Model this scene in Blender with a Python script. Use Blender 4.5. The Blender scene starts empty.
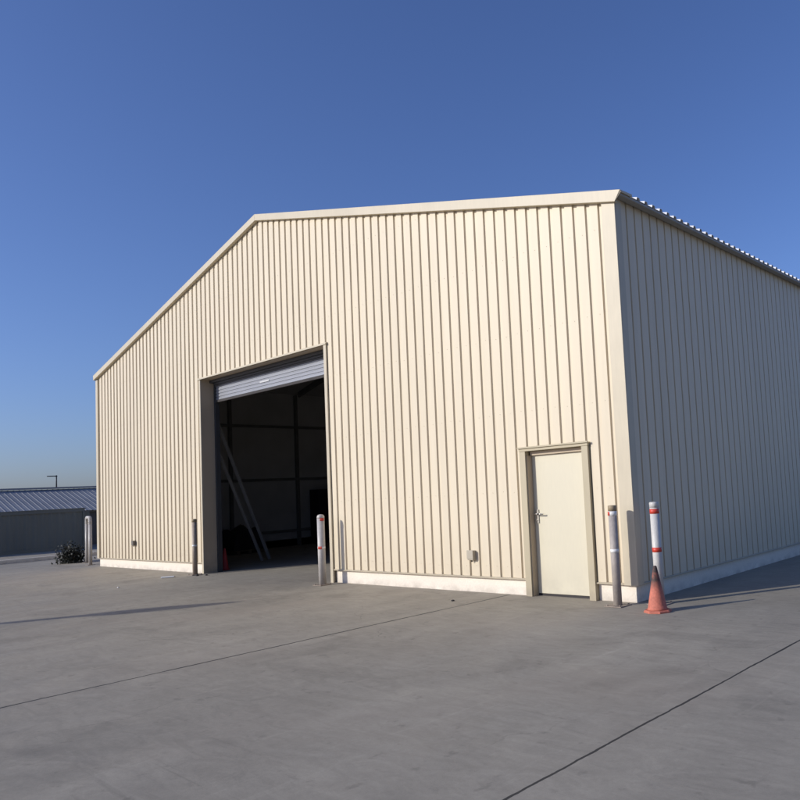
import bpy, math, random
from mathutils import Vector, Matrix
random.seed(7)
SC = bpy.context.scene
COL = SC.collection
R = math.radians

# ------------------------------------------------------------------ camera
def cam_axes(yaw, pitch, roll):
    cy, sy, cp, sp = math.cos(yaw), math.sin(yaw), math.cos(pitch), math.sin(pitch)
    f = Vector((sy*cp, cy*cp, sp)); r = Vector((cy, -sy, 0)); u = r.cross(f)
    cr, sr = math.cos(roll), math.sin(roll)
    return r*cr + u*sr, u*cr - r*sr, f
YAW, PITCH, ROLL, FPX, SX, SY = -0.6810, 0.0723, -0.0548, 731.84, 148.99, 32.90
cam_d = bpy.data.cameras.new('camera'); cam = bpy.data.objects.new('camera', cam_d); COL.objects.link(cam)
r_, u_, f_ = cam_axes(YAW, PITCH, ROLL)
m = Matrix(((r_.x, u_.x, -f_.x, 5.3639), (r_.y, u_.y, -f_.y, -8.3041), (r_.z, u_.z, -f_.z, 1.6124), (0, 0, 0, 1)))
cam.matrix_world = m
cam_d.sensor_width = 36; cam_d.lens = FPX/800*36
cam_d.shift_x = -SX/800; cam_d.shift_y = SY/800
cam_d.clip_start = .05; cam_d.clip_end = 5000
SC.camera = cam
SC.render.resolution_x = 1024; SC.render.resolution_y = 1024

# ------------------------------------------------------------------ light
ELEV = R(21.5); DX, DY = .50, .866           # the way the sunlight travels over the ground
W = bpy.data.worlds.new('World'); SC.world = W; W.use_nodes = True
nt = W.node_tree; nt.nodes.clear()
sky = nt.nodes.new('ShaderNodeTexSky'); sky.sky_type = 'NISHITA'; sky.sun_disc = False
sky.sun_elevation = ELEV; sky.sun_rotation = math.atan2(-DX, -DY)
sky.altitude = 0; sky.air_density = 1.0; sky.dust_density = 1.3; sky.ozone_density = 4.5
bg = nt.nodes.new('ShaderNodeBackground'); bg.inputs[1].default_value = .096
out = nt.nodes.new('ShaderNodeOutputWorld')
sky_tint = nt.nodes.new('ShaderNodeVectorMath'); sky_tint.operation = 'MULTIPLY'; sky_tint.inputs[1].default_value = (1.10, 1.13, 1.50)   # colour tint on the sky alone
nt.links.new(sky.outputs[0], sky_tint.inputs[0]); nt.links.new(sky_tint.outputs[0], bg.inputs[0]); nt.links.new(bg.outputs[0], out.inputs[0])
sd = bpy.data.lights.new('sun', 'SUN'); sun = bpy.data.objects.new('sun', sd); COL.objects.link(sun)
sd.energy = 3.6; sd.angle = R(.5); sd.color = (1, .965, .90)
dirv = Vector((DX*math.cos(ELEV), DY*math.cos(ELEV), -math.sin(ELEV)))
sun.rotation_euler = dirv.to_track_quat('-Z', 'Y').to_euler(); sun.location = (-20, -40, 20)
SC.view_settings.view_transform = 'Standard'; SC.view_settings.look = 'None'
SC.view_settings.gamma = 1; SC.view_settings.exposure = 0; SC.view_settings.use_curve_mapping = False

# ------------------------------------------------------------------ materials
def mat(name, col, rough=.6, metal=0, var=.08, scale=(3, 3, 3), var2=0, scale2=(20, 20, 20), bump=0, bscale=40, dirt=None, spec=.5):
    """base colour varied by two noises; dirt=(colour, z0, z1, amount) fades in towards z0 in object space"""
    M = bpy.data.materials.new(name); M.use_nodes = True
    n = M.node_tree; b = n.nodes['Principled BSDF']
    b.inputs['Roughness'].default_value = rough; b.inputs['Metallic'].default_value = metal
    b.inputs['Specular IOR Level'].default_value = spec
    tc = n.nodes.new('ShaderNodeTexCoord')
    cur = None
    def noise(sc, detail=5):
        mp = n.nodes.new('ShaderNodeMapping'); mp.inputs['Scale'].default_value = sc
        n.links.new(tc.outputs['Object'], mp.inputs[0])
        t = n.nodes.new('ShaderNodeTexNoise'); t.inputs['Scale'].default_value = 1; t.inputs['Detail'].default_value = detail
        n.links.new(mp.outputs[0], t.inputs['Vector']); return t
    def mul(prev, t, amt):
        mr = n.nodes.new('ShaderNodeMapRange'); mr.inputs[1].default_value = .3; mr.inputs[2].default_value = .7
        mr.inputs[3].default_value = 1-amt; mr.inputs[4].default_value = 1+amt
        n.links.new(t.outputs[0], mr.inputs[0])
        mx = n.nodes.new('ShaderNodeVectorMath'); mx.operation = 'SCALE'
        if prev is None: mx.inputs[0].default_value = col
        else: n.links.new(prev, mx.inputs[0])
        n.links.new(mr.outputs[0], mx.inputs['Scale']); return mx.outputs[0]
    cur = mul(None, noise(scale), var)
    if var2: cur = mul(cur, noise(scale2, 8), var2)
    if dirt:
        dc, z0, z1, amt = dirt
        sp = n.nodes.new('ShaderNodeSeparateXYZ'); n.links.new(tc.outputs['Object'], sp.inputs[0])
        mr = n.nodes.new('ShaderNodeMapRange'); mr.inputs[1].default_value = min(z0, z1); mr.inputs[2].default_value = max(z0, z1)
        mr.inputs[3].default_value = amt if z0 < z1 else 0; mr.inputs[4].default_value = 0 if z0 < z1 else amt
        n.links.new(sp.outputs[2], mr.inputs[0])
        tn = noise((5, 5, 6), 8)
        mm = n.nodes.new('ShaderNodeMath'); mm.operation = 'MULTIPLY'
        m2 = n.nodes.new('ShaderNodeMapRange'); m2.inputs[1].default_value = .35; m2.inputs[2].default_value = .7
        n.links.new(tn.outputs[0], m2.inputs[0]); n.links.new(m2.outputs[0], mm.inputs[0]); n.links.new(mr.outputs[0], mm.inputs[1])
        mx = n.nodes.new('ShaderNodeMix'); mx.data_type = 'RGBA'
        n.links.new(mm.outputs[0], mx.inputs[0]); n.links.new(cur, mx.inputs[6]); mx.inputs[7].default_value = (*dc, 1)
        cur = mx.outputs[2]
    n.links.new(cur, b.inputs['Base Color'])
    if bump:
        t = noise((bscale,)*3, 4); bp = n.nodes.new('ShaderNodeBump'); bp.inputs['Strength'].default_value = bump
        bp.inputs['Distance'].default_value = .01
        n.links.new(t.outputs[0], bp.inputs['Height']); n.links.new(bp.outputs[0], b.inputs['Normal'])
    return M

def sheet_mat(name, col, rough, panel, axis, streak=.05, dirt=.35):
    """profiled steel sheet: each cover width a touch different, faint vertical streaks, screw rows, dust at the foot"""
    M = bpy.data.materials.new(name); M.use_nodes = True
    n = M.node_tree; L = n.links; b = n.nodes['Principled BSDF']
    b.inputs['Roughness'].default_value = rough; b.inputs['Specular IOR Level'].default_value = .35
    tc = n.nodes.new('ShaderNodeTexCoord'); sp = n.nodes.new('ShaderNodeSeparateXYZ'); L.new(tc.outputs['Object'], sp.inputs[0])
    a = sp.outputs[axis]
    def mth(op, x, y=None):
        q = n.nodes.new('ShaderNodeMath'); q.operation = op
        for i, v in enumerate((x, y)):
            if v is None: continue
            if isinstance(v, (int, float)): q.inputs[i].default_value = v
            else: L.new(v, q.inputs[i])
        return q.outputs[0]
    idx = mth('FLOOR', mth('DIVIDE', a, panel))
    wn = n.nodes.new('ShaderNodeTexWhiteNoise'); wn.noise_dimensions = '1D'; L.new(idx, wn.inputs['W'])
    f1 = mth('ADD', mth('MULTIPLY', wn.outputs[0], .035), .9825)
    mp = n.nodes.new('ShaderNodeMapping'); mp.inputs['Scale'].default_value = (14, 14, .35) ; L.new(tc.outputs['Object'], mp.inputs[0])
    t = n.nodes.new('ShaderNodeTexNoise'); t.inputs['Scale'].default_value = 1; t.inputs['Detail'].default_value = 6; L.new(mp.outputs[0], t.inputs['Vector'])
    f2 = mth('ADD', mth('MULTIPLY', mth('SUBTRACT', t.outputs[0], .5), streak*2), 1)
    t2 = n.nodes.new('ShaderNodeTexNoise'); t2.inputs['Scale'].default_value = .6; t2.inputs['Detail'].default_value = 4; L.new(tc.outputs['Object'], t2.inputs['Vector'])
    f3 = mth('ADD', mth('MULTIPLY', mth('SUBTRACT', t2.outputs[0], .5), .10), 1)
    f = mth('MULTIPLY', mth('MULTIPLY', f1, f2), f3)
    vm = n.nodes.new('ShaderNodeVectorMath'); vm.operation = 'SCALE'; vm.inputs[0].default_value = col; L.new(f, vm.inputs['Scale'])
    # dust splashed at the foot
    mr = n.nodes.new('ShaderNodeMapRange'); mr.inputs[1].default_value = .2; mr.inputs[2].default_value = 1.1; mr.inputs[3].default_value = dirt; mr.inputs[4].default_value = 0
    L.new(sp.outputs[2], mr.inputs[0])
    t3 = n.nodes.new('ShaderNodeTexNoise'); t3.inputs['Scale'].default_value = 5; t3.inputs['Detail'].default_value = 8; L.new(tc.outputs['Object'], t3.inputs['Vector'])
    k = mth('MULTIPLY', mr.outputs[0], t3.outputs[0])
    mx = n.nodes.new('ShaderNodeMix'); mx.data_type = 'RGBA'; L.new(k, mx.inputs[0]); L.new(vm.outputs[0], mx.inputs[6]); mx.inputs[7].default_value = (col[0]*.6, col[1]*.55, col[2]*.48, 1)
    L.new(mx.outputs[2], b.inputs['Base Color'])
    # slight oil-canning
    mp2 = n.nodes.new('ShaderNodeMapping'); mp2.inputs['Scale'].default_value = (5, 5, .9); L.new(tc.outputs['Object'], mp2.inputs[0])
    t4 = n.nodes.new('ShaderNodeTexNoise'); t4.inputs['Scale'].default_value = 1; t4.inputs['Detail'].default_value = 2; L.new(mp2.outputs[0], t4.inputs['Vector'])
    bp = n.nodes.new('ShaderNodeBump'); bp.inputs['Strength'].default_value = .25; bp.inputs['Distance'].default_value = .02
    L.new(t4.outputs[0], bp.inputs['Height']); L.new(bp.outputs[0], b.inputs['Normal'])
    return M

PITCH_F = .2205
M = {}
M['cream'] = sheet_mat('cream_sheet', (.672, .580, .422), .5, PITCH_F, 0)
M['cream_side'] = sheet_mat('cream_sheet_side', (.672, .580, .422), .5, .2125, 1)
M['trim'] = mat('cream_trim', (.525, .455, .325), .5, var=.05, scale=(1.5, 1.5, 1.5), var2=.03, scale2=(30, 30, 3), dirt=((.35, .3, .24), 0, .8, .5))
M['frame'] = mat('beige_door_frame', (.44, .375, .245), .5, var=.05, scale=(3, 3, 1), dirt=((.25, .21, .16), 0, .5, .6))
M['door'] = mat('ivory_door', (.62, .565, .415), .42, var=.02, scale=(1, 1, 1), var2=.015, scale2=(30, 30, 6), dirt=((.4, .36, .28), 0, .5, .4))
M['jamb'] = mat('brown_jamb', (.46, .365, .25), .55, var=.08, scale=(2, 2, .6), dirt=((.2, .18, .14), 0, .6, .6))
M['plinth'] = mat('painted_plinth', (.77, .69, .57), .8, var=.04, scale=(1.2, 1.2, 3), var2=.05, scale2=(35, 35, 35), bump=.3, dirt=((.42, .37, .30), -.02, .13, .9))
M['galv'] = mat('galvanised_roof', (.74, .73, .70), .45, .2, var=.08, scale=(4, 4, 4), var2=.06, scale2=(40, 40, 40))
M['gutter'] = mat('grey_gutter', (.34, .32, .28), .5, var=.06, scale=(2, 2, 2))
M['curtain'] = mat('zinc_curtain', (.27, .28, .305), .45, .15, var=.05, scale=(1, 1, 6), var2=.04, scale2=(30, 30, 30))
M['rail'] = mat('dark_guide', (.045, .045, .047), .6, 0, var=.1)
M['inner'] = mat('dark_lining', (.46, .46, .46), .9, var=.1, scale=(1, 1, 1))
M['steel'] = mat('dark_steelwork', (.16, .16, .16), .7, var=.15)
M['beam'] = mat('grey_beam', (.27, .265, .255), .6, var=.15, scale=(6, 6, 2))
M['sticker'] = mat('white_sticker', (.52, .52, .52), .5, var=.02)
M['steel_bright'] = mat('brushed_steel', (.55, .53, .48), .32, 1, var=.06, scale=(20, 20, 20))
M['box'] = mat('beige_box', (.42, .37, .28), .5, var=.06)
M['boxdark'] = mat('dark_box', (.14, .12, .10), .5, var=.1)
M['b_grey'] = mat('weathered_grey_post', (.34, .30, .27), .6, var=.12, scale=(8, 8, 3), var2=.12, scale2=(40, 40, 20), bump=.3, dirt=((.46, .40, .32), 0, 1.0, .9))
M['b_brown'] = mat('brown_post', (.36, .29, .22), .6, var=.12, scale=(8, 8, 3), var2=.12, scale2=(40, 40, 20), bump=.3, dirt=((.15, .12, .1), 0, .4, .7))
M['b_cap'] = mat('brown_cap', (.30, .23, .14), .6, var=.15, scale=(20, 20, 20))
M['b_white'] = mat('chalky_white_post', (.54, .52, .48), .5, var=.07, scale=(8, 8, 3), var2=.06, scale2=(40, 40, 20), bump=.2, dirt=((.33, .28, .24), 0, .55, .9))
M['b_silver'] = mat('silver_white_post', (.47, .44, .40), .45, var=.08, scale=(8, 8, 3), var2=.08, scale2=(40, 40, 20), dirt=((.33, .28, .24), 0, .4, .8))
M['red'] = mat('red_tape', (.58, .055, .03), .45, var=.12, scale=(15, 15, 15))
M['tape'] = mat('white_tape', (.74, .72, .68), .4, var=.06, scale=(15, 15, 15))
M['cone'] = mat('faded_cone', (.50, .15, .095), .7, var=.12, scale=(8, 8, 8), var2=.15, scale2=(40, 40, 40), bump=.3)
M['cone_red'] = mat('red_cone', (.42, .04, .04), .6, var=.1)
M['rubber'] = mat('black_rubber', (.035, .03, .028), .8, var=.2)
M['shedroof'] = mat('shed_roof', (.27, .27, .27), .6, .1, var=.1, scale=(.6, .6, .6), var2=.1, scale2=(8, 8, 8))
M['shedwall'] = mat('shed_wall', (.13, .12, .11), .8, var=.15, scale=(.5, .5, .5))
M['container'] = mat('green_grey_container', (.15, .155, .13), .6, var=.1, scale=(.6, .6, .6))
M['lamp'] = mat('plain_grey', (.3, .3, .3), .5, var=.05)  # plain grey of the added shadow caster and the shed's fascia and sills
M['tarp'] = mat('dark_tarpaulin', (.02, .021, .022), .7, var=.2)
M['wood'] = mat('pallet_wood', (.15, .11, .07), .8, var=.2)
M['leaf'] = mat('dark_leaf', (.018, .020, .013), .7, var=.4, scale=(3, 3, 3))
M['bark'] = mat('bark', (.06, .045, .035), .9, var=.2)
M['debris'] = mat('white_plastic', (.75, .74, .7), .6, var=.05)

def concrete():
    Mt = bpy.data.materials.new('concrete'); Mt.use_nodes = True
    n = Mt.node_tree; L = n.links; b = n.nodes['Principled BSDF']; b.inputs['Specular IOR Level'].default_value = .3
    tc = n.nodes.new('ShaderNodeTexCoord'); P = tc.outputs['Object']
    sp = n.nodes.new('ShaderNodeSeparateXYZ'); L.new(P, sp.inputs[0])
    def mth(op, x, y=None):
        q = n.nodes.new('ShaderNodeMath'); q.operation = op
        for i, v in enumerate((x, y)):
            if v is None: continue
            if isinstance(v, (int, float)): q.inputs[i].default_value = v
            else: L.new(v, q.inputs[i])
        return q.outputs[0]
    def noise(sc, det=6, dist=0, rot=0, rough=.55):
        mp = n.nodes.new('ShaderNodeMapping'); mp.inputs['Scale'].default_value = sc; mp.inputs['Rotation'].default_value = (0, 0, rot)
        L.new(P, mp.inputs[0]); t = n.nodes.new('ShaderNodeTexNoise'); t.inputs['Scale'].default_value = 1
        t.inputs['Detail'].default_value = det; t.inputs['Distortion'].default_value = dist; t.inputs['Roughness'].default_value = rough
        L.new(mp.outputs[0], t.inputs['Vector']); return t.outputs[0]
    def rng(v, a, b_, c, d):
        q = n.nodes.new('ShaderNodeMapRange'); L.new(v, q.inputs[0])
        for i, k in enumerate((a, b_, c, d)): q.inputs[i+1].default_value = k
        return q.outputs[0]
    f = rng(noise((.22, .22, .22), 4), .3, .7, .90, 1.10)
    f = mth('MULTIPLY', f, rng(noise((.9, .45, 1), 6, 1.2, .5), .3, .7, .88, 1.10))       # swept trowel marks
    f = mth('MULTIPLY', f, rng(noise((2.2, 5.5, 1), 7, 1.8, -.35, .6), .32, .68, .90, 1.07))
    f = mth('MULTIPLY', f, rng(noise((28, 28, 28), 5), .3, .7, .95, 1.05))
    f = mth('MULTIPLY', f, rng(noise((140, 140, 140), 2), .3, .7, .95, 1.05))
    # a few small dark spots and tyre scuffs
    f = mth('MULTIPLY', f, rng(noise((1.7, 1.3, 1), 3, 0, 1.1), .72, .78, 1, .8))
    st = noise((.55, .8, 1), 7, .6, .9, .62)
    f = mth('MULTIPLY', f, rng(st, .56, .66, 1, .84))                  # darker damp stains
    f = mth('MULTIPLY', f, rng(noise((6, 6, 1), 6, .3), .62, .70, 1, .80))   # small oil spots
    sc = noise((.35, 9, 1), 5, 2.2, .42, .6); mk = rng(noise((.3, .3, 1), 2), .45, .6, 0, 1)
    f = mth('MULTIPLY', f, mth('SUBTRACT', 1, mth('MULTIPLY', rng(sc, .58, .66, 0, .13), mk)))   # faint tyre rub
    sc2 = noise((5, .4, 1), 5, 2.5, .2, .6)
    f = mth('MULTIPLY', f, rng(sc2, .60, .68, 1, 1.08))
    # hairline cracks
    vn = n.nodes.new('ShaderNodeTexVoronoi'); vn.feature = 'DISTANCE_TO_EDGE'; vn.inputs['Scale'].default_value = .22
    wv = n.nodes.new('ShaderNodeTexNoise'); wv.inputs['Scale'].default_value = 1.3; wv.inputs['Detail'].default_value = 8; L.new(P, wv.inputs['Vector'])
    av = n.nodes.new('ShaderNodeVectorMath'); av.operation = 'MULTIPLY_ADD'; av.inputs[1].default_value = (.9, .9, 0); L.new(wv.outputs['Color'], av.inputs[0]); L.new(P, av.inputs[2])
    L.new(av.outputs[0], vn.inputs['Vector'])
    f = mth('MULTIPLY', f, mth('SUBTRACT', 1, mth('MULTIPLY', mth('LESS_THAN', vn.outputs['Distance'], .0011), rng(noise((.25, .25, 1), 2, 0, 2), .5, .6, 0, .35))))
    # each cast bay dries to its own shade
    bx = mth('FLOOR', mth('DIVIDE', mth('SUBTRACT', sp.outputs[0], 2.62), 4.92))
    wn = n.nodes.new('ShaderNodeTexWhiteNoise'); wn.noise_dimensions = '1D'; L.new(bx, wn.inputs['W'])
    f = mth('MULTIPLY', f, rng(wn.outputs[0], 0, 1, .98, 1.02))
    # saw-cut joints running out from the wall
    wob = mth('MULTIPLY', mth('SUBTRACT', noise((.6, .6, 1), 3), .5), .05)
    wob2 = mth('MULTIPLY', mth('SUBTRACT', noise((8, 8, 1), 4), .5), .02)
    xx = mth('ADD', mth('ADD', sp.outputs[0], wob), wob2)
    j = None
    for x0 in (-2.30, 2.63):
        d = mth('ABSOLUTE', mth('SUBTRACT', xx, x0))
        w = rng(noise((1.1, 1.1, 1), 4), .35, .65, .008, .0135) if x0 > 0 else rng(noise((1.1, 1.1, 1), 4), .35, .65, .011, .021)
        q = mth('LESS_THAN', d, w)
        j = q if j is None else mth('MAXIMUM', j, q)
    j = mth('MULTIPLY', j, mth('LESS_THAN', sp.outputs[1], 0))
    near = mth('MULTIPLY', j, .92)
    vm = n.nodes.new('ShaderNodeVectorMath'); vm.operation = 'SCALE'; vm.inputs[0].default_value = (.325, .290, .228); L.new(f, vm.inputs['Scale'])
    # warm dust tint
    mx0 = n.nodes.new('ShaderNodeMix'); mx0.data_type = 'RGBA'; L.new(rng(noise((.5, .35, 1), 4, .5, .8), .5, .75, 0, .35), mx0.inputs[0]); L.new(vm.outputs[0], mx0.inputs[6]); mx0.inputs[7].default_value = (.335, .28, .215, 1)
    mx = n.nodes.new('ShaderNodeMix'); mx.data_type = 'RGBA'; L.new(near, mx.inputs[0]); L.new(mx0.outputs[2], mx.inputs[6]); mx.inputs[7].default_value = (.03, .028, .025, 1)
    L.new(mx.outputs[2], b.inputs['Base Color'])
    L.new(rng(noise((1.5, 1.5, 1), 4), .3, .7, .65, .85), b.inputs['Roughness'])
    h = mth('ADD', mth('MULTIPLY', noise((60, 60, 60), 4), .5), mth('MULTIPLY', noise((1.2, 3, 1), 5, 1), 2.0))
    h = mth('SUBTRACT', h, mth('MULTIPLY', j, 3))
    bp = n.nodes.new('ShaderNodeBump'); bp.inputs['Strength'].default_value = .35; bp.inputs['Distance'].default_value = .004
    L.new(h, bp.inputs['Height']); L.new(bp.outputs[0], b.inputs['Normal'])
    return Mt
M['concrete'] = concrete()

# ------------------------------------------------------------------ mesh helpers
class MB:
    def __init__(s): s.v = []; s.f = []; s.smooth = []
    def poly(s, pts, smooth=False):
        i = len(s.v); s.v += [tuple(p) for p in pts]; s.f.append(tuple(range(i, i+len(pts)))); s.smooth.append(smooth)
    def box(s, a, b):
        x0, y0, z0 = [min(p, q) for p, q in zip(a, b)]; x1, y1, z1 = [max(p, q) for p, q in zip(a, b)]
        i = len(s.v)
        s.v += [(x0,y0,z0),(x1,y0,z0),(x1,y1,z0),(x0,y1,z0),(x0,y0,z1),(x1,y0,z1),(x1,y1,z1),(x0,y1,z1)]
        for q in ((0,3,2,1),(4,5,6,7),(0,1,5,4),(1,2,6,5),(2,3,7,6),(3,0,4,7)):
            s.f.append(tuple(i+k for k in q)); s.smooth.append(False)
        return s
    def prism(s, poly, axis, a, b):
        """poly (2-D, counter-clockwise or not) extruded along axis 0/1/2 from a to b"""
        def P(p, t):
            return {0: (t, p[0], p[1]), 1: (p[0], t, p[1]), 2: (p[0], p[1], t)}[axis]
        i = len(s.v); n = len(poly)
        s.v += [P(p, a) for p in poly] + [P(p, b) for p in poly]
        s.f.append(tuple(i+k for k in range(n))); s.f.append(tuple(i+n+k for k in reversed(range(n))))
        for k in range(n): s.f.append((i+k, i+n+k, i+n+(k+1) % n, i+(k+1) % n))
        s.smooth += [False]*(n+2); return s
    def tube(s, p0, p1, r0, r1=None, n=24, caps=True):
        r1 = r0 if r1 is None else r1
        p0, p1 = Vector(p0), Vector(p1); d = (p1-p0).normalized()
        a = d.orthogonal().normalized(); b = d.cross(a); i = len(s.v)
        for p, r in ((p0, r0), (p1, r1)):
            s.v += [tuple(p + (a*math.cos(2*math.pi*k/n) + b*math.sin(2*math.pi*k/n))*r) for k in range(n)]
        for k in range(n): s.f.append((i+k, i+(k+1) % n, i+n+(k+1) % n, i+n+k)); s.smooth.append(True)
        if caps:
            s.f.append(tuple(i+k for k in reversed(range(n)))); s.f.append(tuple(i+n+k for k in range(n))); s.smooth += [False]*2
        return s
    def lathe(s, prof, c=(0, 0, 0), n=28, lean=(0, 0)):
        i = len(s.v); m_ = len(prof)
        for r, z in prof:
            s.v += [(c[0]+r*math.cos(2*math.pi*k/n)+lean[0]*z, c[1]+r*math.sin(2*math.pi*k/n)+lean[1]*z, c[2]+z) for k in range(n)]
        for j in range(m_-1):
            for k in range(n):
                s.f.append((i+j*n+k, i+j*n+(k+1) % n, i+(j+1)*n+(k+1) % n, i+(j+1)*n+k)); s.smooth.append(True)
        s.f.append(tuple(i+k for k in reversed(range(n)))); s.f.append(tuple(i+(m_-1)*n+k for k in range(n))); s.smooth += [False]*2
        return s
    def path(s, pts, r, n=12):
        for a, b in zip(pts, pts[1:]): s.tube(a, b, r, n=n)
        return s
    def build(s, name, material, parent=None, bevel=0, recalc=True, **props):
        me = bpy.data.meshes.new(name); me.from_pydata(s.v, [], s.f); me.materials.append(material)
        for p, k in zip(me.polygons, s.smooth): p.use_smooth = k
        if recalc:
            import bmesh
            bm = bmesh.new(); bm.from_mesh(me); bmesh.ops.recalc_face_normals(bm, faces=bm.faces); bm.to_mesh(me); bm.free()
        o = bpy.data.objects.new(name, me); COL.objects.link(o)
        if parent: o.parent = parent
        if bevel:
            md = o.modifiers.new('bevel', 'BEVEL'); md.width = bevel; md.segments = 2; md.limit_method = 'ANGLE'; md.angle_limit = R(50)
        for k, v in props.items(): o[k] = v
        return o
def thing(name, label, cat, loc=(0, 0, 0), rz=0, group=None):
    o = bpy.data.objects.new(name, None); COL.objects.link(o); o.location = loc; o.rotation_euler = (0, 0, rz)
    o.empty_display_size = .3; o['label'] = label; o['category'] = cat
    if group: o['group'] = group
    return o

# ------------------------------------------------------------------ ground
g = MB(); g.poly([(-1500, -1500, 0), (1500, -1500, 0), (1500, 1500, 0), (-1500, 1500, 0)])
g.build('ground', M['concrete'], kind='structure')

# ------------------------------------------------------------------ warehouse
WD, HE, HR, LEN = 18.47, 5.51, 7.78, 26.0
RX = WD/2
PH = .245
OX0, OX1, OH = -12.0, -6.90, 4.60
DX0, DX1, DH = -1.93, -.655, 2.20
wh = thing('warehouse', 'cream ribbed steel warehouse with a big half-open roller doorway and a pitched roof', 'warehouse')
def top(x):
    return HE + (HR-HE)*(1-abs(x+RX)/RX)
def profile(a0, a1, pitch, phase, crest=.135, slope=.010):
    """list of (a, depth): crest at 0, valley at 1"""
    k = math.floor((a0-phase)/pitch)-1; pts = []
    valley = pitch-crest-2*slope
    while phase+k*pitch < a1+pitch:
        s = phase+k*pitch   # s marks the crest's far edge (the dark seam)
        pts += [(s-crest, 0), (s, 0), (s+slope, 1), (s+slope+valley, 1)]; k += 1
    def at(a):
        for (p, d), (q, e) in zip(pts, pts[1:]):
            if p <= a <= q: return d+(e-d)*(a-p)/(q-p) if q > p else d
        return 0
    L = [(a0, at(a0))] + [t for t in pts if a0 < t[0] < a1] + [(a1, at(a1))]
    return L, at
DEP = .027
L, at = profile(-WD, 0, PITCH_F, -2.26)
extra = [-RX, OX0, OX1, DX0, DX1]
L = sorted(set(L + [(x, at(x)) for x in extra]))
mb = MB()
for (x0, d0), (x1, d1) in zip(L, L[1:]):
    if x1-x0 < 1e-5: continue
    xm = (x0+x1)/2; zb = PH+.012
    if OX0 < xm < OX1: zb = OH
    if DX0 < xm < DX1: zb = DH
    y0, y1 = d0*DEP, d1*DEP
    mb.poly([(x0, y0, zb), (x1, y1, zb), (x1, y1, top(x1)+.01), (x0, y0, top(x0)+.01)])
k_ = math.floor((-WD+2.26)/PITCH_F)
x = -2.26+k_*PITCH_F-.0675
while x < -.22:      # fixing screws, one per crest in every row
    if x > -WD+.15:
        for zr in (.42, 1.55, 2.75, 3.95, 5.15, 6.35, 7.45):
            zz = zr+random.uniform(-.012, .012); xx = x+random.uniform(-.006, .006)
            if zz > top(x)-.12 or (OX0-.1 < x < OX1+.1 and zz < OH+.08) or (DX0-.05 < x < DX1+.05 and zz < DH+.05): continue
            mb.tube((xx, -.0002, zz), (xx, -.005, zz), .0055, .005, n=6)
    x += PITCH_F
front = mb.build('front_wall', M['cream'], wh, recalc=False)

# side wall (+x face) and left side wall
def side(name, X, sgn, material):
    Ls, _ = profile(0.0, LEN, .2125, .50, crest=.176, slope=.004)
    q = MB()
    for (y0, d0), (y1, d1) in zip(Ls, Ls[1:]):
        if y1-y0 < 1e-5: continue
        q.poly([(X-sgn*d0*.038, y0, PH+.012), (X-sgn*d1*.038, y1, PH+.012), (X-sgn*d1*.038, y1, HE+.02), (X-sgn*d0*.038, y0, HE+.02)])
    return q.build(name, material, wh, recalc=False)
side('side_wall', 0, 1, M['cream_side']); side('side_wall', -WD, -1, M['cream_side'])
q = MB(); q.poly([(-WD, LEN, PH), (0, LEN, PH), (0, LEN, HE), (-RX, LEN, HR), (-WD, LEN, HE)])
q.build('rear_wall', M['cream'], wh, recalc=False)
# dark inner lining: front (pieces round the openings), sides, rear, ceiling
IN = .12
def gable(q, y, x0, x1, zb):
    pts = [(x0, y, zb), (x1, y, zb), (x1, y, top(x1)-.12)]
    if x0 < -RX < x1: pts.append((-RX, y, top(-RX)-.12))
    pts.append((x0, y, top(x0)-.12)); q.poly(pts)
q = MB()
gable(q, IN, -WD+.1, OX0-.02, 0); gable(q, IN, OX0-.02, OX1+.02, OH+.02); gable(q, IN, OX1+.02, DX0, 0)
gable(q, IN, DX0, DX1, DH); gable(q, IN, DX1, -.1, 0)
gable(q, LEN-.1, -WD+.1, -.1, 0)
q.poly([(-.1, IN, 0), (-.1, LEN-.1, 0), (-.1, LEN-.1, top(-.1)-.12), (-.1, IN, top(-.1)-.12)])
q.poly([(-WD+.1, IN, 0), (-WD+.1, LEN-.1, 0), (-WD+.1, LEN-.1, top(-.1)-.12), (-WD+.1, IN, top(-.1)-.12)])
for xa, xb in ((-WD+.1, -RX), (-RX, -.1)):
    q.poly([(xa, IN, top(xa)-.12), (xb, IN, top(xb)-.12), (xb, LEN-.1, top(xb)-.12), (xa, LEN-.1, top(xa)-.12)])
q.build('inner_lining', M['inner'], wh, recalc=False)
# frames and girts inside
for y in (.42, 3.95, 6.42, 12.4, 18.4, 25.5):
    for X, s in ((-WD+.1, 1), (-.1, -1)):
        q = MB(); q.box((X+s*.002, y-.05, 0), (X+s*.012, y+.05, top(-.1)-.15)); q.box((X+s*.012, y-.005, 0), (X+s*.10, y+.005, top(-.1)-.15)); q.box((X+s*.10, y-.05, 0), (X+s*.11, y+.05, top(-.1)-.15))
        if y != 3.95: q.build('steel_column', M['steel'], wh)
        elif s == 1: q.build('steel_column', M['steel'], wh)
for z in (.54, 2.36, 4.22):
    q = MB(); q.box((-WD+.103, .2, z-.045), (-WD+.17, LEN-.2, z+.045)); q.build('girt', M['steel'], wh)
for y in (6.42, 12.4, 18.4):
    q = MB()
    q.prism([(-WD+.4, top(-.4)-.14), (-RX, top(-RX)-.14), (-.4, top(-.4)-.14), (-.4, top(-.4)-.32), (-RX, top(-RX)-.32), (-WD+.4, top(-.4)-.32)], 1, y-.04, y+.04)
    q.build('rafter', M['steel'], wh)

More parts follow.
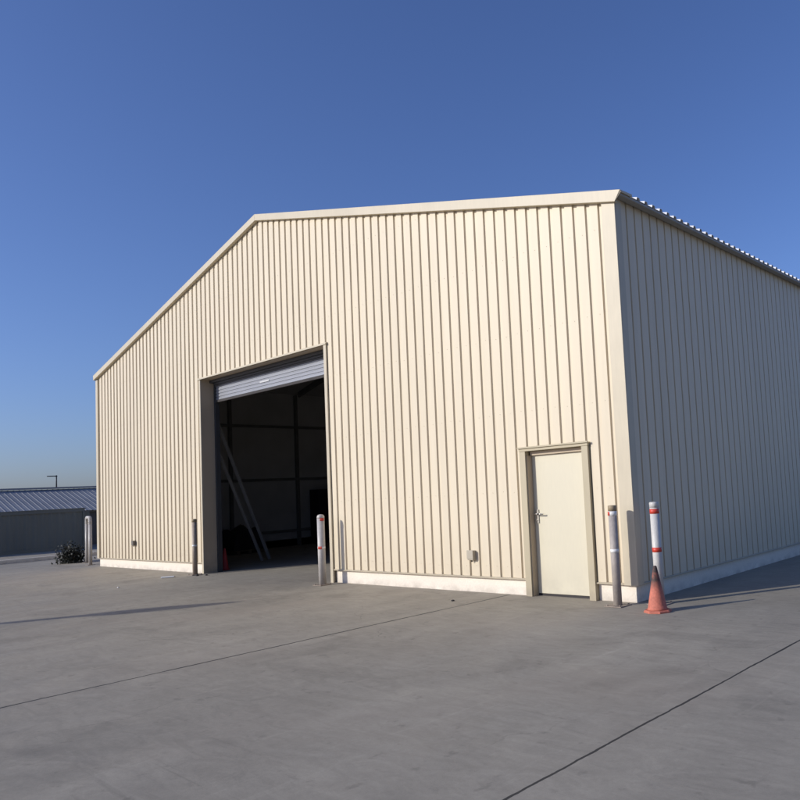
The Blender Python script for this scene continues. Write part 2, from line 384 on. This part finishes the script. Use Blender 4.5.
# plinth, slightly behind the sheets
def plinth(a, b, name='plinth'):
    MB().box(a, b).build(name, M['plinth'], wh, bevel=.006)
plinth((-WD+.01, .035, -.05), (OX0-.085, .12, PH))
plinth((OX1+.085, .035, -.05), (DX0-.001, .12, PH))
plinth((DX1+.001, .035, -.05), (-.04, .12, PH))
plinth((-.12, .121, -.05), (-.04, LEN, PH)); plinth((-WD+.01, .121, -.05), (-WD+.1, LEN, PH))
# drip flashing at the foot of the sheets
def drip(p, a, b):
    MB().prism(p, 0, a, b).build('base_flashing', M['trim'], wh)
pf = [(.034, PH+.001), (-.026, PH-.012), (-.030, PH+.002), (-.012, PH+.010), (-.012, PH+.030), (.034, PH+.030)]
pf = [(.034, PH+.001), (-.022, PH-.012), (-.026, PH+.0), (-.004, PH+.011), (.034, PH+.0115)]
drip(pf, -WD-.02, OX0-.085); drip(pf, OX1+.085, DX0-.001); drip(pf, DX1+.001, -.04)
q = MB(); q.prism([(-a_, z) for a_, z in pf], 1, .0, LEN); q.build('base_flashing', M['trim'], wh)

# corner trims (folded angle, runs down to the plinth top)
q = MB()
q.box((-.19, -.028, PH-.015), (.030, -.004, HE+.0)); q.box((.006, -.004, PH-.015), (.030, .13, HE+.0))
q.build('corner_trim', M['trim'], wh, bevel=.004)
q = MB(); q.box((-WD-.03, -.028, PH-.015), (-WD+.12, -.004, HE-.06)); q.box((-WD-.03, -.004, PH-.015), (-WD-.006, .13, HE-.06))
q.build('corner_trim', M['trim'], wh, bevel=.004)

# rake (barge) flashing along both slopes
def rake(xa, xb, y0, y1, hi, lo):
    """band following the roof between xa and xb"""
    k = (HR-HE)/RX
    def z(x): return HE + (HR-HE) - k*abs(x+RX)
    q = MB()
    # front face leans back a little at its lower edge
    sec = [(y0, hi), (y1, hi+.012), (y1, hi-.03), (y0+.025, hi-.03), (y0+.025, lo+.02), (-.004, lo+.02), (-.004, lo), (y0+.004, lo)]
    n_ = len(sec); i = 0
    q.v = [(xa, y, z(xa)+h) for y, h in sec] + [(xb, y, z(xb)+h) for y, h in sec]
    if xb > -.5:   # the outer end is cut at a slant over the gutter
        q.v = q.v[:n_] + [(xb - (.10 if h < 0 else 0), y, z(xb)+h) for y, h in sec]
    q.f = [tuple(range(n_)), tuple(range(2*n_-1, n_-1, -1))] + [(k_, n_+k_, n_+(k_+1) % n_, (k_+1) % n_) for k_ in range(n_)]
    q.smooth = [False]*len(q.f)
    return q
rake(-RX+.0, .17, -.085, .22, .097, -.042).build('rake_flashing', M['trim'], wh, bevel=.004)
rake(-WD-.05, -RX-.002, -.085, .22, .097, -.042).build('rake_flashing', M['trim'], wh, bevel=.004)

# ribbed roof sheets; ribs run down the slope
RP = .2075
def roof(xe, s):
    k = (HR-HE)/RX
    q = MB(); Lr = []
    y = .235; 
    while y < LEN+.1:
        Lr += [(y, 0), (y+.115, 0), (y+.130, .042), (y+.1925, .042)]; y += RP
    for (y0, h0), (y1, h1) in zip(Lr, Lr[1:]):
        za, zb = top(0)-k*(abs(xe)-0 if s > 0 else 0)+.0, HR
        ze = HE - k*.16
        q.poly([(xe, y0, ze+.072+h0), (-RX, y0, HR+.072+h0), (-RX, y1, HR+.072+h1), (xe, y1, ze+.072+h1)])
    for (y0, h0), (y1, h1) in zip(Lr, Lr[1:]):   # underside, so the sheet has thickness
        ze = HE - k*.16
        q.poly([(xe, y0, ze+.068+h0), (xe, y1, ze+.068+h1), (-RX, y1, HR+.068+h1), (-RX, y0, HR+.068+h0)])
        q.poly([(xe, y0, ze+.072+h0), (xe, y1, ze+.072+h1), (xe, y1, ze+.068+h1), (xe, y0, ze+.068+h0)])
    q.build('roof', M['galv'], wh, recalc=False)
roof(.16, 1); roof(-WD-.16, -1)
# gutters
q = MB(); q.prism([(.032, HE+.0), (.032, HE+.062), (.145, HE+.030), (.150, HE-.0), (.138, HE-.008)], 1, -.05, LEN)
q.build('gutter', M['gutter'], wh)
q = MB(); q.box((-WD-.14, .13, HE-.04), (-WD-.01, LEN, HE+.03)); q.build('gutter', M['gutter'], wh)

# ---- big doorway: face trims, reveals, soffit, guide rails, hood, curtain
q = MB(); q.box((OX0-.075, -.030, 0), (OX0, -.002, OH+.045)); q.build('doorway_trim', M['trim'], wh, bevel=.003)
q = MB(); q.box((OX1, -.034, 0), (OX1+.085, -.002, OH+.045)); q.build('doorway_trim', M['trim'], wh, bevel=.003)
q = MB(); q.box((OX0-.10, -.052, OH+.0), (OX1+.10, -.036, OH+.03)); q.box((OX0-.10, -.036, OH+.015), (OX1+.1, .0, OH+.045)); q.build('doorway_trim', M['trim'], wh, bevel=.002)
q = MB(); q.box((OX0-.06, -.001, 0), (OX0-.001, .30, OH+.04)); q.build('door_jamb', M['jamb'], wh)
q = MB(); q.box((OX1+.001, -.001, 0), (OX1+.06, .30, OH+.04)); q.build('door_jamb', M['jamb'], wh)
q = MB(); q.box((OX0, -.001, OH), (OX1, .30, OH+.05)); q.build('door_lintel', M['jamb'], wh)
rd = MB()
z = 4.115; nrib = 11; step = .0765
prof = []
while z < OH+.5:
    prof += [(.335, z), (.322, z+.012), (.322, z+step-.024), (.335, z+step-.012)]; z += step
for (y0, z0), (y1, z1) in zip(prof, prof[1:]):
    rd.poly([(OX0+.07, y0, z0), (OX1-.03, y0, z0), (OX1-.03, y1, z1), (OX0+.07, y1, z1)])
    rd.poly([(OX0+.07, y0+.004, z0), (OX0+.07, y1+.004, z1), (OX1-.03, y1+.004, z1), (OX1-.03, y0+.004, z0)])
cur = rd.build('roller_curtain', M['curtain'], wh, recalc=False)
MB().box((OX0+.072, .30, 4.06), (OX1-.032, .345, 4.113)).build('bottom_bar', M['rubber'], cur)
MB().box((-9.90, .316, 4.272), (-9.52, .3215, 4.31)).build('sticker', M['sticker'], cur)
MB().box((OX0+.001, .302, 0), (OX0+.066, .40, OH-.02)).build('guide_rail', M['rail'], wh)
MB().box((OX1-.028, .302, 0), (OX1-.001, .40, OH-.02)).build('guide_rail', M['rail'], wh)
q = MB(); q.box((OX0+.002, .20, 4.535), (OX1-.002, .299, OH-.001)); q.box((OX0+.07, .27, 4.49), (OX1-.03, .315, 4.534)); q.box((OX0+.07, .30, 4.455), (OX1-.03, .318, 4.489)); q.build('door_hood', M['rail'], wh)

# ---- personnel door
q = MB(); q.box((DX0, -.045, 0), (DX0+.115, .045, DH-.055)); q.build('door_frame', M['frame'], wh, bevel=.003); MB().box((DX0+.116, -.02, 0), (DX0+.127, .14, DH-.12)).build('door_reveal', M['jamb'], wh)
q = MB(); q.box((DX1-.11, -.045, 0), (DX1, .045, DH-.055)); q.build('door_frame', M['frame'], wh, bevel=.003); MB().box((DX1-.121, -.02, 0), (DX1-.111, .14, DH-.12)).build('door_reveal', M['jamb'], wh)
q = MB(); q.box((DX0-.005, -.05, DH-.053), (DX1+.005, .05, DH)); q.box((DX0-.02, -.072, DH-.012), (DX1+.02, -.0502, DH+.012)); q.build('door_frame', M['frame'], wh, bevel=.003); MB().box((DX0+.128, .052, DH-.118), (DX1-.122, .14, DH-.056)).build('door_reveal', M['jamb'], wh)
dr = MB().box((DX0+.128, .095, .035), (DX1-.122, .135, DH-.121)).build('door', M['door'], wh, bevel=.003)
MB().box((DX0+.126, .10, 0.0), (DX1-.122, .16, .030)).build('threshold', M['rubber'], wh)
h = MB(); h.box((-1.775, .080, 1.070), (-1.715, .0945, 1.27))
h.tube((-1.745, .0795, 1.205), (-1.745, .035, 1.205), .011); h.path([(-1.745, .035, 1.205), (-1.69, .028, 1.207), (-1.61, .030, 1.203), (-1.597, .045, 1.203)], .010)
h.tube((-1.745, .0795, 1.115), (-1.745, .070, 1.115), .012)
h.build('handle', M['steel_bright'], dr)

# ---- small boxes fixed to the wall
def sbox(x, z, w, hh, d, m_):
    o = MB().box((x-w/2, -.002-d, z-hh/2), (x+w/2, -.002, z+hh/2)).build('socket_box', m_, wh, bevel=.006)
    MB().box((x-w/2-.006, -.002-d-.008, z-hh/2+.02), (x+w/2+.006, -.002-d-.0005, z+hh/2+.006)).build('lid', m_, o, bevel=.003)
    MB().tube((x, -.002-d*.5, z-hh/2-.0), (x, -.002-d*.5, z-hh/2-.03), .012).build('cable_gland', M['rubber'], o)
sbox(-3.05, .585, .125, .15, .07, M['box']); sbox(-15.9, .69, .11, .13, .07, M['boxdark'])

# ------------------------------------------------------------------ bollards
def bollard(loc, label, post, cap, bands, h, r, lean=(0, 0), plate=True, dome=False, spots=()):
    t = thing('bollard', label, 'bollard', loc, group='bollards standing in front of the warehouse')
    ch = .075
    MB().lathe([(r, 0), (r, h-ch)], lean=lean).build('post', post, t)
    if dome: pr = [(r+.001, h-ch), (r+.001, h-.05), (r*.94, h-.028), (r*.7, h-.008), (r*.3, h), (.002, h+.002)]
    else: pr = [(r+.0015, h-ch), (r+.0015, h-.012), (r*.93, h-.003), (.002, h)]
    MB().lathe(pr, lean=lean).build('cap', cap, t)
    for z0, z1, mt in bands:
        MB().lathe([(r+.0022, z0), (r+.0022, z1)], lean=lean).build('band', mt, t)
    if plate:
        q = MB(); q.box((-.13, -.13, .002), (.13, .13, .012))
        for sx in (-1, 1):
            for sy in (-1, 1): q.tube((sx*.1, sy*.1, .012), (sx*.1, sy*.1, .028), .012, n=6)
        q.build('base_plate', M['b_brown'], t, bevel=.002)
    for z, a, mt in spots:     # short patches of tape wrapped part-way round
        q = MB(); i = 0
        for k in range(8):
            a0, a1 = a+(k-4)*.14, a+(k-3)*.14; R_ = r+.0045
            pp = [(R_*math.cos(v_), R_*math.sin(v_)) for v_ in (a0, a1)]
            q.poly([(pp[0][0], pp[0][1], z-.025), (pp[1][0], pp[1][1], z-.025), (pp[1][0], pp[1][1], z+.025), (pp[0][0], pp[0][1], z+.025)], True)
        o = q.build('reflector', mt, t); md = o.modifiers.new('thick', 'SOLIDIFY'); md.thickness = .002
    return t
CA = math.atan2(-8.03, 5.5)     # direction towards where the reflectors face
bollard((-.150, -.262, 0), 'brownish grey bollard with two pale bands beside the white pedestrian door', M['b_grey'], M['b_cap'],
        [(1.175, 1.235, M['tape']), (.695, .742, M['tape'])], 1.315, .057, spots=[(1.205, CA-1.25, M['red'])])
bollard((.300, .06, 0), 'white bollard with two red bands behind the orange cone', M['b_white'], M['b_white'],
        [(1.175, 1.238, M['red']), (.675, .735, M['red'])], 1.33, .060, lean=(-.004, 0), plate=True)
bollard((-11.967, -.245, 0), 'brown bollard at the left side of the big doorway', M['b_brown'], M['b_cap'],
        [(.66, .70, M['tape'])], 1.30, .054)
bollard((-6.745, -.315, 0), 'silvery white round-topped bollard at the right side of the big doorway', M['b_silver'], M['b_silver'],
        [(.675, .715, M['tape'])], 1.315, .068, dome=True, spots=[(1.22, CA+.75, M['red']), (.695, CA-.1, M['red'])])

# ------------------------------------------------------------------ hoop barrier at the left corner
t = thing('hoop_barrier', 'white bent-tube hoop barrier beside the far left corner of the warehouse', 'barrier', (-19.449, .121, 0))
v = Vector((-1.35, .36, 0)); pts = [(0, 0, 0), (0, 0, 1.22)]
for k in range(1, 7):
    a = math.pi/2*k/6; pts.append(tuple(v*0 + v.normalized()*(.2*(1-math.cos(a))) + Vector((0, 0, 1.22+.2*math.sin(a)))))
for k in range(6, -1, -1):
    a = math.pi/2*k/6; pts.append(tuple(v - v.normalized()*(.2*(1-math.cos(a))) + Vector((0, 0, 1.22+.2*math.sin(a)))))
pts.append((v.x, v.y, 0))
MB().path(pts, .048, n=16).build('hoop', M['b_silver'], t)
for p in ((0, 0), (v.x, v.y)):
    MB().box((p[0]-.1, p[1]-.1, .002), (p[0]+.1, p[1]+.1, .012)).build('base_plate', M['b_brown'], t)

# ------------------------------------------------------------------ traffic cones
def cone(loc, label, body, tip, h, rb, base, rz=0):
    t = thing('traffic_cone', label, 'traffic cone', loc, rz)
    hb = .03
    pr = [(base*.5, .001), (base*.5, .018), (base*.46, hb)]
    q = MB(); n = 8
    for (r0, z0), (r1, z1) in zip(pr, pr[1:]):
        for k in range(n):
            a, b = math.pi*2*(k+.5)/n, math.pi*2*(k+1.5)/n
            q.poly([(r0*math.cos(a), r0*math.sin(a), z0), (r0*math.cos(b), r0*math.sin(b), z0), (r1*math.cos(b), r1*math.sin(b), z1), (r1*math.cos(a), r1*math.sin(a), z1)])
    q.poly([(base*.46*math.cos(math.pi*2*(k+.5)/n), base*.46*math.sin(math.pi*2*(k+.5)/n), hb) for k in range(n)])
    q.build('base', body, t, bevel=.003)
    MB().lathe([(rb+.012, hb), (rb, hb+.02), (.026, h-.03), (.021, h-.006), (.015, h), (.002, h)]).build('cone_body', tip, t)
    return t
M['sooty'] = mat('sooty_cone', (.50, .15, .095), .75, var=.12, scale=(8, 8, 8), var2=.15, scale2=(40, 40, 40), bump=.3, dirt=((.055, .035, .030), .50, .22, 2.2))
cone((.556, -.44, 0), 'faded orange traffic cone with a sooty tip beside the red-banded white bollard', M['cone'], M['sooty'], .56, .118, .345, .3)
cone((-12.27, .62, 0), 'dark red traffic cone in the shade just inside the big doorway', M['cone_red'], M['cone_red'], .53, .085, .22)

# ------------------------------------------------------------------ inside the doorway
def beam(a, b, w, d, label):
    a, b = Vector(a), Vector(b); ax = (b-a).normalized(); s1 = ax.orthogonal().normalized()
    s1 = (Vector((.78, .63, 0)) - ax*ax.dot(Vector((.78, .63, 0)))).normalized(); s2 = ax.cross(s1)
    q = MB()
    def slab(u0, u1, v0, v1):
        i = len(q.v)
        for p in (a, b):
            for uu, vv in ((u0, v0), (u1, v0), (u1, v1), (u0, v1)): q.v.append(tuple(p-a+s1*uu+s2*vv))
        for f in ((0, 3, 2, 1), (4, 5, 6, 7), (0, 1, 5, 4), (1, 2, 6, 5), (2, 3, 7, 6), (3, 0, 4, 7)): q.f.append(tuple(i+k for k in f)); q.smooth.append(False)
    slab(-w/2, w/2, -.004, .004); slab(-w/2, -w/2+.008, .004, d); slab(w/2-.008, w/2, .004, d)
    o = q.build('steel_channel', M['beam']); o.location = a
    o['label'] = label; o['category'] = 'steel beam'; o['group'] = 'steel channels leaning inside the doorway'
beam((-13.50, 2.50, .03), (-12.51, .34, 4.40), .075, .045, 'longer of two grey steel channels leaning up inside the dark doorway, right-hand one')
beam((-13.30, 2.17, .03), (-12.40, .34, 3.50), .065, .045, 'shorter of two grey steel channels leaning up inside the dark doorway, left-hand one')
t = thing('covered_pallet', 'dark sheeted load on a pallet deep inside the warehouse, behind the leaning beams', 'pallet load', (-17.3, 3.7, 0), .1)
q = MB()
for y in (-.4, 0, .4): q.box((-.5, y-.05, 0), (.5, y+.05, .1))
for k in range(6): q.box((-.5+k*.18, -.5, .1), (-.4+k*.18, .5, .122))
q.build('pallet', M['wood'], t)
q = MB(); n = 10
grid = {}
for i in range(n+1):
    for j in range(n+1):
        x, y = -.5+i/n, -.5+j/n
        e = min(i, n-i, j, n-j); z = .13 if e == 0 else .75+.18*math.sin(i*.9)*math.cos(j*.7)+random.uniform(-.03, .03)-(.12 if e == 1 else 0)
        grid[i, j] = (x*(1.0 if e else 1.04), y*(1.0 if e else 1.04), z)
for i in range(n):
    for j in range(n): q.poly([grid[i, j], grid[i+1, j], grid[i+1, j+1], grid[i, j+1]], True)
q.build('tarpaulin', M['tarp'], t)
t = thing('storage_cabinet', 'black steel storage cabinet against the dark inner wall, right edge of the doorway', 'cabinet', (-17.95, 7.35, 0))
MB().box((-.3, -.5, .04), (.25, .5, 1.95)).build('body', M['tarp'], t, bevel=.01)
for s in (-1, 1):
    d_ = MB().box((.252, min(s*.01, s*.48), .08), (.27, max(s*.01, s*.48), 1.91)).build('door', M['tarp'], t, bevel=.004)
    MB().box((.271, s*.04-.01, .9), (.29, s*.04+.01, 1.05)).build('handle', M['rail'], d_)
MB().box((-.28, -.48, 0), (.23, .48, .038)).build('base', M['rail'], t)

# ------------------------------------------------------------------ added unseen caster, shaped to throw the long shadow on the left
SHL = 5.9
k_ = SHL/math.tan(ELEV)
tip = Vector((-6.28, -2.10, 0)); bp_ = tip - Vector((DX, DY, 0))*k_
t = thing('shadow_caster', 'added grey shadow caster shaped like a tall post with a head, unseen on the left', 'shadow caster', (bp_.x-1.45, bp_.y-2.0, 0))
MB().lathe([(.20, 0), (.19, .5), (.15, SHL-.6)]).build('pole', M['lamp'], t)
ua = Vector((1.45, 2.0, 0)).normalized(); un = Vector((-ua.y, ua.x, 0))
MB().path([(0, 0, SHL-.62), tuple(ua*.1+Vector((0, 0, SHL-.35))), tuple(ua*.3+Vector((0, 0, SHL-.12))), tuple(ua*.7+Vector((0, 0, SHL-.05)))], .11).build('arm', M['lamp'], t)
q = MB(); q.prism([tuple((ua*a_+un*w_).xy) for a_, w_ in ((.5, -.17), (.9, -.24), (1.6, -.22), (2.3, -.08), (2.5, 0), (2.3, .08), (1.6, .22), (.9, .24), (.5, .17))], 2, SHL-.12, SHL+.02)
q.build('caster_head', M['lamp'], t, bevel=.02)

# ------------------------------------------------------------------ background on the left
t = thing('metal_shed', 'low dark shed with a grey corrugated metal roof, far behind on the left', 'shed', (-38.2, 4, 0))
y0, y1 = -26, 24
MB().box((-3.5, y0, 0), (3.55, y1, 1.70)).build('wall', M['shedwall'], t)
for s in (1, -1):
    q = MB(); y = y0-.3; Lr = []
    while y < y1+.3: Lr += [(y, 0), (y+.17, 0), (y+.185, .012), (y+.225, .012)]; y += .24
    for (a, h0), (b, h1) in zip(Lr, Lr[1:]):
        q.poly([(s*3.9, a, 1.66+h0), (0, a, 2.83+h0), (0, b, 2.83+h1), (s*3.9, b, 1.66+h1)])
    q.build('roof', M['shedroof'], t, recalc=False)
for a, b in ((y0, y0+.1), (y1-.1, y1)):
    MB().prism([(3.5, 1.705), (0, 2.80), (-3.5, 1.705)], 1, a, b).build('gable', M['shedwall'], t)
MB().box((-.14, y0-.3, 2.86), (.14, y1+.3, 2.94)).build('ridge_cap', M['shedroof'], t)
q = MB(); q.box((3.551, y0, 1.60), (3.62, y1, 1.66)); q.build('fascia', M['lamp'], t)
for yy in (-20, -12, -4, 4, 12):
    w_ = MB().box((3.552, yy, .6), (3.58, yy+1.8, 1.3)).build('window', M['tarp'], t)
    MB().box((3.553, yy-.06, .54), (3.60, yy+1.86, .599)).build('sill', M['lamp'], w_)

t = thing('aerial', 'thin roof aerial with a short crossbar on the far shed', 'aerial', (-38.2, 4.95, 2.93))
MB().path([(0, 0, 0), (0, 0, .62)], .03).build('mast', M['rail'], t)
MB().path([(0, -.42, .58), (0, .04, .58)], .025).build('crossbar', M['rail'], t)
t = thing('shipping_container', 'dark green-grey container standing in front of the far shed', 'container', (-32.6, .9, 0))
q = MB(); yy = -3.0; Lr = []
while yy < 3.0: Lr += [(yy, 0), (yy+.08, .03), (yy+.18, .03), (yy+.26, 0)]; yy += .30
for (a, h0), (b, h1) in zip(Lr, Lr[1:]): q.poly([(1.2-h0, a, .12), (1.2-h1, b, .12), (1.2-h1, b, 1.62), (1.2-h0, a, 1.62)])
q.build('side_panel', M['container'], t, recalc=False)
MB().box((-1.2, -3.04, .02), (1.165, 3.04, 1.62)).build('body', M['container'], t)
q = MB(); q.box((1.166, -3.06, 1.621), (1.23, 3.06, 1.75)); q.box((1.205, -3.06, .0), (1.26, 3.06, .12)); q.box((1.166, -3.08, .121), (1.24, -2.98, 1.62)); q.box((1.166, 2.98, .121), (1.24, 3.08, 1.62)); q.build('frame', M['container'], t)
MB().box((-1.25, -3.1, 1.751), (1.24, 3.1, 1.78)).build('roof', M['container'], t)

MB().box((-.08, -16, 0), (.08, 14, .13)).build('kerb', M['plinth'], kind='structure').location = (-24.6, 0, 0)

def shrub(loc, w, h, label):
    t = thing('shrub', label, 'shrub', loc)
    q = MB(); lf = MB()
    for k in range(26):
        a = random.uniform(0, 2*math.pi); rr = w*.5*random.uniform(.2, 1); hh = h*random.uniform(.5, 1)*(1-.4*rr/w)
        p = (rr*math.cos(a), rr*math.sin(a), hh); mid = (p[0]*.4, p[1]*.4, hh*.55)
        q.tube((0, 0, 0), mid, .02, .013, 5); q.tube(mid, p, .013, .006, 5)
        for j in range(70):
            c = Vector(p)*random.uniform(.35, 1.05)+Vector([random.gauss(0, .12) for _ in range(3)]); c.z = max(c.z, .02)
            d1 = Vector([random.gauss(0, 1) for _ in range(3)]).normalized(); d2 = d1.orthogonal().normalized(); s = random.uniform(.03, .06)
            lf.poly([c-d1*s, c+d2*s*.5, c+d1*s, c-d2*s*.5])
    q.build('stems', M['bark'], t); lf.build('foliage', M['leaf'], t, recalc=False)
for (x, y, w, h, l) in ((-21.55, .27, .85, .45, 'low dark shrub beside the hoop barrier left of the warehouse'),):
    shrub((x, y, 0), w, h, l)

# ------------------------------------------------------------------ litter on the concrete
q = MB(); q.box((-.14, -.04, .003), (.14, .04, .035))
o = q.build('plastic_strip', M['debris'], bevel=.008); o.location = (-12.14, -.78, 0); o.rotation_euler = (0, 0, .9)
o['label'] = 'small white plastic strip lying in front of the brown bollard'; o['category'] = 'litter'
def stone(loc, s, label, m_):
    q = MB(); pts = []
    pr = [(.5, 0), (.95, .25), (1, .5), (.7, .85), (.1, 1)]
    q.lathe([(r*s, z*s*.7+.001) for r, z in pr], n=9)
    q.v = [(x*random.uniform(.85, 1.15), y*random.uniform(.7, 1.0), z) for x, y, z in q.v]
    o = q.build('stone', m_); o.location = loc; o['label'] = label; o['category'] = 'stone'; o['group'] = 'loose stones on the concrete'
stone((-11.70, -.33, 0), .05, 'dark lump on the ground just right of the brown bollard', M['rubber'])
stone((-11.52, -.20, 0), .035, 'smaller dark lump nearest the doorway, right of the brown bollard', M['rubber'])
stone((-11.29, -2.14, 0), .028, 'lone pale pebble on the concrete left of the doorway', M['debris'])
stone((-2.72, -.79, 0), .03, 'dark flat pebble near the wall between the joint and the socket box', M['rubber'])
